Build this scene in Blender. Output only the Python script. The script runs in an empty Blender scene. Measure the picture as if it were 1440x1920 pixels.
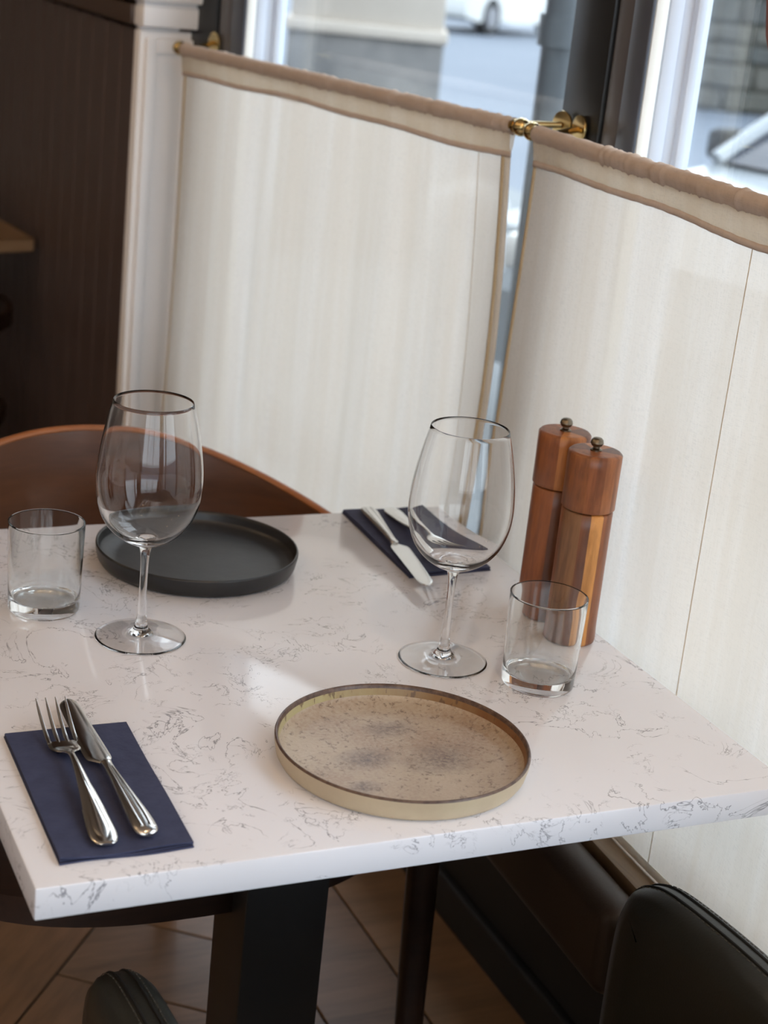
import bpy, bmesh, math, random
from mathutils import Vector, Matrix
from mathutils import noise as mnoise
random.seed(7)
S = bpy.context.scene
COL = S.collection
V = Vector
PI = math.pi

# ------------------------------------------------------------------ camera
FW = V((0.4116, 0.8527, -0.3218)).normalized()
CAMP = V((-0.96754, -1.08218, 1.44610))
yaw, pit, rol = math.radians(25.7687), math.radians(18.7756), math.radians(6.0854)
FW = V((math.sin(yaw)*math.cos(pit), math.cos(yaw)*math.cos(pit), -math.sin(pit)))
RT = V((math.cos(yaw), -math.sin(yaw), 0)); UP = RT.cross(FW)
RT, UP = RT*math.cos(rol)+UP*math.sin(rol), -RT*math.sin(rol)+UP*math.cos(rol)
cd = bpy.data.cameras.new('camera'); cam = bpy.data.objects.new('camera', cd); COL.objects.link(cam)
m = Matrix((RT, UP, -FW)).transposed().to_4x4(); m.translation = CAMP; cam.matrix_world = m
cd.sensor_fit = 'VERTICAL'; cd.sensor_height = 36; cd.lens = 3152.95/1920*36
cd.clip_start = .02; cd.clip_end = 400
cd.dof.use_dof = True; cd.dof.focus_distance = 1.60; cd.dof.aperture_fstop = 6.3
S.camera = cam

# ------------------------------------------------------------------ sky
w = bpy.data.worlds.new('world'); S.world = w; w.use_nodes = True
bg = w.node_tree.nodes['Background']; bg.inputs[0].default_value = (0.84, 0.91, 1.0, 1); bg.inputs[1].default_value = 4.3
S.view_settings.view_transform = 'Standard'; S.view_settings.look = 'None'
S.view_settings.gamma = 1; S.view_settings.use_curve_mapping = False
S.view_settings.exposure = 0.13
cy = S.cycles
cy.max_bounces = 14; cy.diffuse_bounces = 6; cy.glossy_bounces = 6; cy.transmission_bounces = 12; cy.transparent_max_bounces = 16
cy.sample_clamp_indirect = 10; cy.use_denoising = True; cy.blur_glossy = 0.3
LAMP = 19.0      # strength of each warm bulb

# ------------------------------------------------------------------ materials
def mat(name, base=(.8,.8,.8), rough=.5, metal=0, spec=.5, coat=0, trans=0, ior=1.5, emit=None, es=0):
    m = bpy.data.materials.new(name); m.use_nodes = True
    b = m.node_tree.nodes['Principled BSDF']
    b.inputs['Base Color'].default_value = (*base, 1); b.inputs['Roughness'].default_value = rough
    b.inputs['Metallic'].default_value = metal; b.inputs['IOR'].default_value = ior
    b.inputs['Specular IOR Level'].default_value = spec; b.inputs['Coat Weight'].default_value = coat
    b.inputs['Coat Roughness'].default_value = .1
    b.inputs['Transmission Weight'].default_value = trans
    if emit: b.inputs['Emission Color'].default_value = (*emit, 1); b.inputs['Emission Strength'].default_value = es
    return m
class NT:
    def __init__(s, m): s.m = m; s.t = m.node_tree; s.b = s.t.nodes.get('Principled BSDF'); s.out = s.t.nodes['Material Output']
    def n(s, ty, **k):
        x = s.t.nodes.new(ty)
        for a, b in k.items():
            if a.startswith('i_'): x.inputs[a[2:].replace('_', ' ')].default_value = b
            else: setattr(x, a, b)
        return x
    def l(s, a, b): s.t.links.new(a, b)
    def coord(s, scale=(1,1,1), rot=(0,0,0), loc=(0,0,0)):
        c = s.n('ShaderNodeTexCoord'); mp = s.n('ShaderNodeMapping'); s.l(c.outputs['Object'], mp.inputs[0])
        mp.inputs['Scale'].default_value = scale; mp.inputs['Rotation'].default_value = rot; mp.inputs['Location'].default_value = loc
        return mp.outputs[0]
    def noise(s, vec, scale, detail=4, rough=.5, dist=0):
        x = s.n('ShaderNodeTexNoise'); s.l(vec, x.inputs['Vector']); x.inputs['Scale'].default_value = scale
        x.inputs['Detail'].default_value = detail; x.inputs['Roughness'].default_value = rough; x.inputs['Distortion'].default_value = dist
        return x.outputs[0]
    def ramp(s, fac, stops, interp='LINEAR'):
        r = s.n('ShaderNodeValToRGB'); s.l(fac, r.inputs[0]); r.color_ramp.interpolation = interp
        e = r.color_ramp.elements
        while len(e) < len(stops): e.new(.5)
        for q, (p, c) in zip(e, stops): q.position = p; q.color = (*c, 1) if len(c) == 3 else c
        return r.outputs[0]
    def mix(s, fac, a, b, mode='MIX'):
        x = s.n('ShaderNodeMix'); x.data_type = 'RGBA'; x.blend_type = mode
        for i, val in ((0, fac), (6, a), (7, b)):
            if isinstance(val, (int, float)): x.inputs[i].default_value = val
            elif isinstance(val, tuple): x.inputs[i].default_value = (*val, 1)
            else: s.l(val, x.inputs[i])
        return x.outputs[2]
    def math(s, op, a, b=None, c=None):
        x = s.n('ShaderNodeMath'); x.operation = op
        for i, val in enumerate((a, b, c)):
            if val is None: continue
            if isinstance(val, (int, float)): x.inputs[i].default_value = val
            else: s.l(val, x.inputs[i])
        return x.outputs[0]
    def bump(s, h, strength=.2, dist=.002):
        x = s.n('ShaderNodeBump'); s.l(h, x.inputs['Height']); x.inputs['Strength'].default_value = strength; x.inputs['Distance'].default_value = dist
        s.l(x.outputs[0], s.b.inputs['Normal']); return x.outputs[0]
    def base(s, c): s.l(c, s.b.inputs['Base Color'])

def bw(v): return (v, v, v)
def quartz():
    m = mat('veined_quartz', (.8,.78,.8), .10, spec=.45); k = NT(m)
    c = k.coord()
    
    def veins(sc, th, msc, m0, m1, loc):
        c2 = k.coord(loc=loc)
        n = k.noise(c2, sc, 5, .62, .9)
        d = k.math('ABSOLUTE', k.math('SUBTRACT', n, .5))
        line = k.ramp(d, [(0, bw(1)), (th, bw(0))])
        mk = k.ramp(k.noise(c2, msc, 3, .6), [(m0, bw(0)), (m1, bw(1))])
        return k.math('MULTIPLY', line, mk)
    v1 = veins(13, 0.008, 11, .48, .57, (0,0,0))
    v2 = veins(24, .010, 16, .51, .60, (3.1, 1.7, .4))
    v = k.math('MAXIMUM', v1, v2)
    big = k.noise(c, 5, 2)
    b0 = k.mix(k.ramp(big, [(.4, bw(0)), (.62, bw(1))]), (.745,.745,.795), (.72,.72,.765))
    k.base(k.mix(k.math('MULTIPLY', v, .82), b0, (.15, .15, .185)))
    return m
def wood(name, dark, light, scale=(1,14,14), rough=.35, rot=(0,0,0), ns=6, coat=.0, spec=.5):
    m = mat(name, light, rough, coat=coat, spec=spec); k = NT(m); c = k.coord(scale, rot)
    n = k.noise(c, ns, 6, .6, .6); n2 = k.noise(c, ns*5, 3, .5)
    f = k.math('ADD', k.math('MULTIPLY', n, .75), k.math('MULTIPLY', n2, .25))
    k.base(k.ramp(f, [(.36, dark), (.64, light)])); k.bump(n2, .08, .001)
    return m
def fabric(name, col, tl=.55, tp=.08, weave=900):
    m = bpy.data.materials.new(name); m.use_nodes = True; k = NT(m); k.t.nodes.remove(k.b)
    c = k.coord(); n1 = k.noise(k.coord((1,1,.12)), weave, 2); n2 = k.noise(k.coord((.12,.12,1)), weave, 2)
    h = k.math('ADD', n1, n2)
    cc = k.mix(k.ramp(h, [(.75, bw(0)), (1.25, bw(1))]), tuple(x*.90 for x in col), col)
    n3 = k.noise(k.coord((.4,.4,6)), 18, 3)
    cc = k.mix(k.math('MULTIPLY', n3, .10), cc, tuple(x*.8 for x in col))
    n4 = k.ramp(k.noise(k.coord((1,1,.05)), 26, 4, .6), [(.38, bw(0)), (.62, bw(1))])
    cc = k.mix(k.math('MULTIPLY', n4, .55), cc, tuple(x*y for x, y in zip(col, (.88,.84,.78))))
    d = k.n('ShaderNodeBsdfDiffuse'); t = k.n('ShaderNodeBsdfTranslucent'); p = k.n('ShaderNodeBsdfTransparent')
    k.l(cc, d.inputs[0]); k.l(cc, t.inputs[0])
    mx = k.n('ShaderNodeMixShader'); mx.inputs[0].default_value = tl; k.l(d.outputs[0], mx.inputs[1]); k.l(t.outputs[0], mx.inputs[2])
    m2 = k.n('ShaderNodeMixShader'); m2.inputs[0].default_value = tp; k.l(mx.outputs[0], m2.inputs[1]); k.l(p.outputs[0], m2.inputs[2])
    k.l(m2.outputs[0], k.out.inputs[0]); return m
def pane_mat():
    m = bpy.data.materials.new('window_glass'); m.use_nodes = True; k = NT(m); k.t.nodes.remove(k.b)
    f = k.n('ShaderNodeFresnel'); ge = k.n('ShaderNodeNewGeometry')
    k.l(k.math('ADD', 1.5, k.math('MULTIPLY', ge.outputs['Backfacing'], 1/1.5-1.5)), f.inputs[0])
    g = k.n('ShaderNodeBsdfGlossy'); g.inputs['Roughness'].default_value = .01
    p = k.n('ShaderNodeBsdfTransparent'); p.inputs[0].default_value = (.96, .98, .98, 1)
    x = k.n('ShaderNodeMixShader'); k.l(f.outputs[0], x.inputs[0]); k.l(p.outputs[0], x.inputs[1]); k.l(g.outputs[0], x.inputs[2])
    k.l(x.outputs[0], k.out.inputs[0]); return m
def leather(name, col, rough=.42):
    m = mat(name, col, rough, spec=.4); k = NT(m)
    v = k.n('ShaderNodeTexVoronoi'); k.l(k.coord(), v.inputs['Vector']); v.inputs['Scale'].default_value = 420
    k.bump(v.outputs[0], .12, .0006); return m
def mottled(name, a, b, scale=6, rough=.7, detail=6, bump=0):
    m = mat(name, a, rough); k = NT(m); n = k.noise(k.coord(), scale, detail, .6)
    k.base(k.ramp(n, [(.35, a), (.65, b)]))
    if bump: k.bump(n, bump, .01)
    return m

M = {}
M['quartz'] = quartz()
M['black_metal'] = mat('black_metal', (.020,.020,.021), .45)
M['glass'] = mat('clear_glass', (1,1,1), 0.0, trans=1, ior=1.36)
M['tumbler'] = mat('tumbler_glass', (.975,.99,.985), 0.0, trans=1, ior=1.42)
M['steel'] = mat('polished_steel', (.62,.60,.57), .13, metal=1)
M['steel2'] = mat('brushed_steel', (.66,.64,.60), .27, metal=1)
M['brass'] = mat('brass', (.62,.47,.22), .16, metal=1)
M['bronze'] = mat('aged_bronze', (.20,.17,.13), .28, metal=1)
M['pane'] = pane_mat()
M['linen'] = fabric('sheer_linen', (.83,.775,.705), .41, .08)
M['linen2'] = fabric('double_linen', (.86,.80,.70), .44, .0)
M['linen3'] = fabric('sleeve_linen', (.70,.595,.525), .30, .0)
M['hem'] = fabric('hem_linen', (.80,.69,.50), .42, .0)
M['napkin'] = mottled('navy_paper', (.024,.029,.070), (.034,.040,.090), 60, .85, 4, .15)
M['leather'] = leather('dark_green_leather', (.026,.027,.024), .38)
M['leather2'] = leather('bench_leather', (.05,.034,.025), .4)
M['stitch'] = mat('stitching', (.075,.066,.052), .7)
M['seam'] = mat('seam_groove', (.004,.004,.004), .8)
M['chairwood'] = wood('walnut_shell', (.075,.030,.014), (.125,.050,.022), (1,1,5), .30, ns=5, coat=.25)
M['chairrim'] = wood('shell_edge', (.26,.085,.025), (.36,.13,.045), (1,1,6), .35, ns=6)
M['chairdark'] = wood('dark_seat_wood', (.020,.010,.007), (.034,.016,.010), (2,9,9), .4, ns=5)
M['sillwood'] = wood('sill_oak', (.17,.10,.045), (.27,.16,.07), (14,1,14), .35, ns=4)
M['panel'] = mottled('brown_panel_paint', (.074,.048,.043), (.080,.052,.046), 3, .5)
M['railbrown'] = mat('brown_rail_paint', (.060,.034,.022), .45)
M['white'] = mottled('white_paint', (.84,.82,.82), (.86,.84,.83), 3, .5)
M['blackframe'] = mat('black_frame', (.012,.013,.015), .32)
M['greyframe'] = mat('grey_frame', (.075,.083,.105), .30)
M['beadframe'] = mat('grey_bead', (.10,.095,.10), .28)
M['outwhite'] = mat('white_reveal_paint', (.86,.86,.82), .5)
M['outblue'] = mat('pale_reveal_paint', (.62,.68,.78), .4)
M['dark'] = mat('warm_plaster', (.62,.57,.52), .8)
M['ceil'] = mat('ceiling_plaster', (.72,.70,.67), .9)
M['darkbase'] = mat('dark_skirting', (.010,.009,.008), .6)
M['tile'] = []
for i, (a, b) in enumerate([((.17,.090,.044),(.27,.145,.074)), ((.20,.108,.050),(.31,.165,.082)), ((.15,.085,.046),(.24,.138,.078)), ((.22,.118,.050),(.34,.178,.080))]):
    M['tile'].append(wood('wood_tile_%s' % 'abcd'[i], a, b, (1.2,9,9), .42, ns=3))
M['grout'] = mat('grout', (.030,.022,.018), .9)
M['street'] = mottled('pale_asphalt', (.155,.195,.255), (.185,.225,.285), .5, .8)
M['pave'] = mottled('pale_paving', (.235,.265,.29), (.27,.30,.32), .8, .8)
M['added_white'] = mat('added_white', (.8,.83,.85), .7)  # plain white for the mounds added outdoors
M['stone'] = [mottled('wall_stone_%s' % 'abc'[i], a, b, 5, .9) for i, (a, b) in enumerate([((.085,.09,.08),(.13,.13,.11)), ((.11,.11,.095),(.15,.15,.13)), ((.065,.07,.07),(.10,.11,.105))])]
M['moss'] = mottled('mossy_mortar', (.065,.075,.055), (.11,.115,.09), 3, .95)
M['render_b'] = mottled('beige_render', (.88,.79,.69), (.95,.87,.77), 2, .8)
M['render_g'] = mottled('grey_render', (.24,.245,.25), (.42,.41,.40), 3, .8)
M['pole'] = mottled('galvanised', (.20,.235,.265), (.26,.30,.335), 5, .45)
M['carpaint'] = mat('white_car_paint', (.66,.69,.69), .25, coat=.5)
M['carsilver'] = mat('silver_car_paint', (.52,.58,.63), .25, coat=.5)
M['carglass'] = mat('car_glass', (.03,.035,.05), .08)
M['rubber'] = mat('tyre_rubber', (.012,.013,.014), .8)
M['alloy'] = mat('alloy_wheel', (.42,.43,.46), .4, metal=.6)
M['maroon'] = fabric('maroon_cloth', (.20,.105,.105), .15, 0)
M['blackplate'] = mottled('black_stoneware', (.013,.013,.015), (.021,.021,.023), 30, .38, 5, .05)
M['blackrim'] = mat('black_stoneware_rim', (.014,.014,.015), .33)
def plate_mats():
    fl = mat('glaze_well', (.4,.3,.2), .36, spec=.5); k = NT(fl); c = k.coord()
    n = k.noise(c, 9, 5, .6, .3); n2 = k.noise(c, 160, 3, .7); n3 = k.noise(k.coord(loc=(2.3,.7,0)), 14, 4, .65)
    base = k.ramp(k.math('ADD', k.math('MULTIPLY', n, .75), k.math('MULTIPLY', k.noise(c, 300, 2), .25)), [(.34, (.28,.175,.115)), (.5, (.40,.31,.225)), (.66, (.47,.385,.29))])
    def blob(x, y, r):
        mp = k.coord(loc=(-x/r, -y/r*1.5, 0), scale=(1/r, 1.5/r, 0))
        ln = k.n('ShaderNodeVectorMath'); ln.operation = 'LENGTH'; k.l(mp, ln.inputs[0])
        return k.ramp(ln.outputs['Value'], [(.15, bw(1)), (1, bw(0))])
    bl = k.math('MAXIMUM', k.math('MAXIMUM', blob(-.032, .004, .035), blob(.035, -.012, .05)), k.math('MAXIMUM', blob(-.055,-.045,.02), blob(.012,.055,.03)))
    bl = k.math('MULTIPLY', bl, k.ramp(n3, [(.30, bw(0)), (.50, bw(1))]))
    bl = k.math('MULTIPLY', bl, k.ramp(k.noise(c, 240, 3, .7), [(.38, bw(.35)), (.60, bw(1))]))
    base = k.mix(k.math('MULTIPLY', bl, .95), base, (.10,.060,.055))
    sp = k.ramp(n2, [(.56, bw(0)), (.66, bw(1))])
    base = k.mix(k.math('MULTIPLY', sp, .7), base, (.13,.08,.055)); k.base(base); k.bump(n2, .10, .0006)
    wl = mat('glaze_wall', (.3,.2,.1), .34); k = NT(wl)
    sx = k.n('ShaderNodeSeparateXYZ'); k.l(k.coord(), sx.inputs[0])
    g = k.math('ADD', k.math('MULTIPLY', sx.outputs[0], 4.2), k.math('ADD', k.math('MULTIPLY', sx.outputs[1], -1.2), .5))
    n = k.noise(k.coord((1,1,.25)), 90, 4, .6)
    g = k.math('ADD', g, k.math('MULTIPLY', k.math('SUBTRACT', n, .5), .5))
    b0 = k.ramp(g, [(.15, (.42,.36,.19)), (.6, (.27,.165,.075)), (.95, (.20,.085,.030))])  # khaki to brown across x: glaze variation plus warm reflection put into the colour
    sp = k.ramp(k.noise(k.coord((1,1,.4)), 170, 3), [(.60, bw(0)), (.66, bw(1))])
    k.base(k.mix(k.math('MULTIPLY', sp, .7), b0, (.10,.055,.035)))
    lp = mottled('glaze_lip', (.055,.028,.022), (.14,.085,.06), 160, .35)
    ow = mottled('glaze_outer', (.47,.37,.25), (.53,.43,.29), 30, .5)
    return [fl, wl, lp, ow]
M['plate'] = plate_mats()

# overall reflectance of the materials used outdoors
OUT = .53
for mm in [M[q] for q in ('street','pave','added_white','render_b','render_g','pole','carpaint','carsilver','moss','alloy')]+M['stone']:
    for nd in mm.node_tree.nodes:
        if nd.type == 'VALTORGB':
            for e in nd.color_ramp.elements: e.color = (*[c*OUT for c in e.color[:3]], 1)
        if nd.type == 'BSDF_PRINCIPLED': c = nd.inputs['Base Color'].default_value; nd.inputs['Base Color'].default_value = (c[0]*OUT, c[1]*OUT, c[2]*OUT, 1)
# ------------------------------------------------------------------ helpers
def tag(o, label=None, cat=None, group=None, kind=None):
    if label: o['label'] = label
    if cat: o['category'] = cat
    if group: o['group'] = group
    if kind: o['kind'] = kind
    return o
def thing(name, loc, label, cat, group=None):
    o = bpy.data.objects.new(name, None); COL.objects.link(o); o.location = loc; o.empty_display_size = .05
    return tag(o, label, cat, group)
def rootloc(o):
    p = V((0,0,0))
    while o: p += o.location; o = o.parent
    return p
def ob(name, bm, mats, parent=None, smooth=True, shift=True, ang=40):
    """bm in world coordinates -> ONE mesh object, relative to its parent"""
    if shift and parent is not None:
        bmesh.ops.translate(bm, verts=bm.verts, vec=-rootloc(parent))
    me = bpy.data.meshes.new(name); bmesh.ops.recalc_face_normals(bm, faces=bm.faces) if not getattr(bm, 'is_wrapped', False) and smooth != 'keep' else None
    bm.to_mesh(me); bm.free()
    for x in (mats if isinstance(mats, (list, tuple)) else [mats]): me.materials.append(x)
    if smooth:
        me.polygons.foreach_set('use_smooth', [True]*len(me.polygons))
        try: me.set_sharp_from_angle(angle=math.radians(ang))
        except Exception: pass
    o = bpy.data.objects.new(name, me); COL.objects.link(o)
    if parent: o.parent = parent
    return o
def B(): return bmesh.new()
def box(bm, lo, hi, bev=0, M4=None, seg=2):
    lo, hi = V(lo), V(hi)
    r = bmesh.ops.create_cube(bm, size=1, matrix=Matrix.Translation((lo+hi)/2) @ Matrix.Diagonal((*(hi-lo), 1)))
    vs = r['verts']
    if bev:
        es = list({e for v in vs for e in v.link_edges})
        g = bmesh.ops.bevel(bm, geom=es, offset=bev, segments=seg, affect='EDGES', profile=.5)
        vs = list({v for f in g['faces'] for v in f.verts} | {v for v in vs if v.is_valid})
    if M4: bmesh.ops.transform(bm, matrix=M4, verts=vs)
    return vs
def lathe(bm, prof, c=(0,0,0), seg=64, closed=False, a0=0, a1=2*PI, mi=None):
    """prof: (r, z) list; poles allowed; closed joins last to first"""
    c = V(c); full = abs(a1-a0-2*PI) < 1e-6; n = seg if full else seg+1
    rings = []
    for r, z in prof:
        if r < 1e-6: rings.append([bm.verts.new(c+V((0,0,z)))])
        else: rings.append([bm.verts.new(c+V((r*math.cos(a0+(a1-a0)*i/seg), r*math.sin(a0+(a1-a0)*i/seg), z))) for i in range(n)])
    idx = list(range(len(rings)))
    prs = list(zip(idx, idx[1:])) + ([(idx[-1], 0)] if closed else [])
    for q, (i, j) in enumerate(prs):
        A, Bq = rings[i], rings[j]
        for s in range(seg):
            t = (s+1) % n
            if len(A) == 1 and len(Bq) == 1: continue
            if len(A) == 1: f = bm.faces.new((A[0], Bq[t], Bq[s]))
            elif len(Bq) == 1: f = bm.faces.new((A[s], A[t], Bq[0]))
            else: f = bm.faces.new((A[s], A[t], Bq[t], Bq[s]))
            if mi: f.material_index = mi[q]
    return rings
def smoothpts(pts, k=4):
    """Catmull-Rom resample of tuples"""
    out = []
    n = len(pts)
    for i in range(n-1):
        p0, p1, p2, p3 = [V(pts[max(0, min(n-1, j))]) if len(pts[0]) <= 4 else None for j in (i-1, i, i+1, i+2)]
        for s in range(k):
            t = s/k
            out.append(tuple(.5*((2*p1)+(-p0+p2)*t+(2*p0-5*p1+4*p2-p3)*t*t+(-p0+3*p1-3*p2+p3)*t**3)))
    out.append(tuple(pts[-1])); return out
def spl(pts, k=4):
    n = len(pts); out = []; d = len(pts[0])
    for i in range(n-1):
        P = [pts[max(0, min(n-1, j))] for j in (i-1, i, i+1, i+2)]
        for s in range(k):
            t = s/k
            out.append(tuple(.5*((2*P[1][a])+(-P[0][a]+P[2][a])*t+(2*P[0][a]-5*P[1][a]+4*P[2][a]-P[3][a])*t*t+(-P[0][a]+3*P[1][a]-3*P[2][a]+P[3][a])*t**3) for a in range(d)))
    out.append(tuple(pts[-1])); return out
def tube(bm, pts, r, seg=12, cap=True):
    pts = [V(p) for p in pts]; n = len(pts); rs = r if isinstance(r, (list, tuple)) else [r]*n
    rings = []; up = V((0,0,1))
    t0 = (pts[1]-pts[0]).normalized()
    if abs(t0.z) > .9: up = V((1,0,0))
    a = t0.cross(up).normalized()
    for i, p in enumerate(pts):
        t = ((pts[min(i+1,n-1)]-pts[max(i-1,0)])).normalized()
        a = (a - t*a.dot(t)).normalized(); b = t.cross(a)
        rings.append([bm.verts.new(p+(a*math.cos(2*PI*k/seg)+b*math.sin(2*PI*k/seg))*rs[i]) for k in range(seg)])
    for A, C in zip(rings, rings[1:]):
        for k in range(seg): bm.faces.new((A[k], A[(k+1) % seg], C[(k+1) % seg], C[k]))
    if cap: bm.faces.new(rings[0][::-1]); bm.faces.new(rings[-1])
    return rings
def grid(bm, fn, nu, nv, mi=0):
    g = [[bm.verts.new(fn(u/nu, v/nv)) for v in range(nv+1)] for u in range(nu+1)]
    for i in range(nu):
        for j in range(nv):
            f = bm.faces.new((g[i][j], g[i+1][j], g[i+1][j+1], g[i][j+1])); f.material_index = mi
    return g
def slab(bm, fn, nu, nv, th):
    """closed thick sheet: fn(u,v)->(point, normal); th may be a function"""
    T = th if callable(th) else (lambda u, v: th)
    a = [[None]*(nv+1) for _ in range(nu+1)]; b = [[None]*(nv+1) for _ in range(nu+1)]
    for i in range(nu+1):
        for j in range(nv+1):
            p, n = fn(i/nu, j/nv); t = T(i/nu, j/nv)
            a[i][j] = bm.verts.new(p+n*t/2); b[i][j] = bm.verts.new(p-n*t/2)
    for i in range(nu):
        for j in range(nv):
            bm.faces.new((a[i][j], a[i+1][j], a[i+1][j+1], a[i][j+1])); bm.faces.new((b[i][j], b[i][j+1], b[i+1][j+1], b[i+1][j]))
    for i in range(nu):
        bm.faces.new((a[i][0], b[i][0], b[i+1][0], a[i+1][0])); bm.faces.new((a[i][nv], a[i+1][nv], b[i+1][nv], b[i][nv]))
    for j in range(nv):
        bm.faces.new((a[0][j], a[0][j+1], b[0][j+1], b[0][j])); bm.faces.new((a[nu][j], b[nu][j], b[nu][j+1], a[nu][j+1]))
def sweep(bm, secs, ux=V((1,0,0)), uz=V((0,0,1)), n=12, p=2.6):
    """sections: (center, halfwidth, halfthick) superellipse rings"""
    rings = []
    for c, hw, ht in secs:
        c = V(c); R = []
        for k in range(n):
            a = 2*PI*k/n; ca, sa = math.cos(a), math.sin(a)
            R.append(bm.verts.new(c+ux*hw*math.copysign(abs(ca)**(2/p), ca)+uz*ht*math.copysign(abs(sa)**(2/p), sa)))
        rings.append(R)
    for A, C in zip(rings, rings[1:]):
        for k in range(n): bm.faces.new((A[k], A[(k+1) % n], C[(k+1) % n], C[k]))
    bm.faces.new(rings[0][::-1]); bm.faces.new(rings[-1])
def ray(u, v): return FW+RT*(u-720)/3152.95-UP*(v-960)/3152.95
def on_z(u, v, z): d = ray(u, v); return CAMP+d*((z-CAMP.z)/d.z)
def dupe(o, parent=None):
    c = o.copy(); COL.objects.link(c); c.parent = parent
    for ch in o.children: dupe(ch, c)
    return c
def prism(bm, pts, z0, z1, bev=0):
    a = [bm.verts.new((x, y, z0)) for x, y in pts]; b = [bm.verts.new((x, y, z1)) for x, y in pts]
    n = len(pts); fs = [bm.faces.new(a[::-1]), bm.faces.new(b)]
    for i in range(n): fs.append(bm.faces.new((a[i], a[(i+1) % n], b[(i+1) % n], b[i])))
    if bev:
        es = list({e for f in fs for e in f.edges}); bmesh.ops.bevel(bm, geom=es, offset=bev, segments=2, affect='EDGES')

# ------------------------------------------------------------------ room shell
D1 = V((-.1947, .9809, 0)); N1 = V((.9809, .1947, 0))        # window 1: direction and outward normal
D2 = V((.0466, .9989, 0)); N2 = V((.9989, -.0466, 0))        # window 2
PB = V((.152, .765, 0))                                      # where the two windows meet
def W1(s, n=0, z=0): p = PB+D1*s+N1*n; return V((p.x, p.y, z))
def W2(s, n=0, z=0): p = PB-D2*s+N2*n; return V((p.x, p.y, z))
def frameM(o, d, n):   # local x along d, y along n, z up
    mm = Matrix((d, n, V((0,0,1)))).transposed().to_4x4(); mm.translation = o; return mm
F1 = frameM(PB, D1, N1); F2 = frameM(PB, -D2, N2)

b = B(); box(b, (-4.4,-4.4,-.12), (.19,6.2,-.004)); ob('floor', b, M['grout'])
floor = bpy.data.objects['floor']; floor['kind'] = 'structure'
# wood-look tiles laid in herringbone, corner of four tiles at (-.432,.941)
W_, n_ = .17, 5
au = V((.627,.779,0)); av = V((-.779,.627,0)); J = V((-.432,.941,0)) - au*W_*(n_-1)
tk = 0
from itertools import product
meshes = {}
for tt, mm_ in product(range(-26, 27), range(-6, 7)):
    for kind in (0, 1):
        x0, y0 = tt+2*n_*mm_, tt
        r = (x0, y0, x0+n_, y0+1) if kind == 0 else (x0+n_, y0+1-n_, x0+n_+1, y0+1)
        c = J+au*W_*(r[0]+r[2])/2+av*W_*(r[1]+r[3])/2
        if not (-1.9 < c.x < .35 and .0 < c.y < 3.2): continue
        hx = abs(au.x)*(n_*W_/2 if kind == 0 else W_/2)+abs(av.x)*(W_/2 if kind == 0 else n_*W_/2)
        if c.x-hx > -.11: continue
        if c.x+hx > -.10:        # cut to the border
            bm = B(); g = .0018; L = n_*W_; box(bm, (-L/2+g, -W_/2+g, -.004), (L/2-g, W_/2-g, 0), .0012, seg=1)
            an = math.atan2(au.y, au.x)+(PI/2 if kind else 0)
            bmesh.ops.transform(bm, matrix=Matrix.Translation(c) @ Matrix.Rotation(an, 4, 'Z'), verts=bm.verts)
            gm = bmesh.ops.bisect_plane(bm, geom=bm.verts[:]+bm.edges[:]+bm.faces[:], plane_co=(-.1015,0,0), plane_no=(1,0,0), clear_outer=True)
            ed = [e for e in gm['geom_cut'] if isinstance(e, bmesh.types.BMEdge)]
            if ed: bmesh.ops.contextual_create(bm, geom=ed)
            if len(bm.faces) > 4: ob('floor_tile', bm, M['tile'][random.randrange(4)], floor, False)
            continue
        key = (kind, random.randrange(4))
        if key not in meshes:
            bm = B(); g = .0018; L = n_*W_
            sx, sy = (L, W_) if True else (W_, L)
            box(bm, (-sx/2+g, -sy/2+g, -.004), (sx/2-g, sy/2-g, .0), .0012, seg=1)
            me = bpy.data.meshes.new('floor_tile'); bm.to_mesh(me); bm.free(); me.materials.append(M['tile'][key[1]]); meshes[key] = me
        o = bpy.data.objects.new('floor_tile', meshes[key]); COL.objects.link(o); o.parent = floor
        o.location = (c.x, c.y, 0); o.rotation_euler.z = math.atan2(au.y, au.x)+(PI/2 if kind else 0)
# border tiles that run along the window, slightly proud of the field
for i, (xa, xb) in enumerate([(-.10, .045), (.045, .19)]):
    y = -.6+.23*i
    while y < 1.9:
        bm = B(); box(bm, (xa+.002, y, -.003), (xb-.002, min(y+.86, 2.0), .0015), .001, seg=1)
        ob('border_tile', bm, M['tile'][(i*2+int(y*3)) % 4], floor); y += .863

def struct(name, bm, m, smooth=False, label=None):
    o = ob(name, bm, m, None, smooth); o['kind'] = 'structure'
    if label: o['label'] = label
    return o
b = B(); box(b, (-4.5,-4.5,0), (-4.4,6.3,2.8)); struct('wall_left', b, M['dark'])
b = B(); box(b, (-4.4,-4.5,0), (-4.0,-4.4,2.8)); box(b, (-4.0,-4.5,0), (-.3,-4.4,.3)); box(b, (-4.0,-4.5,2.5), (-.3,-4.4,2.8)); box(b, (-.3,-4.5,0), (.5,-4.4,2.8)); struct('wall_back', b, M['dark'])
b = B(); box(b, (-4.4,6.2,0), (-.15,6.3,2.8)); struct('wall_front', b, M['dark'])
b = B(); box(b, (-4.5,-4.5,2.8), (.6,6.3,2.9)); struct('ceiling', b, M['ceil'])
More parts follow.
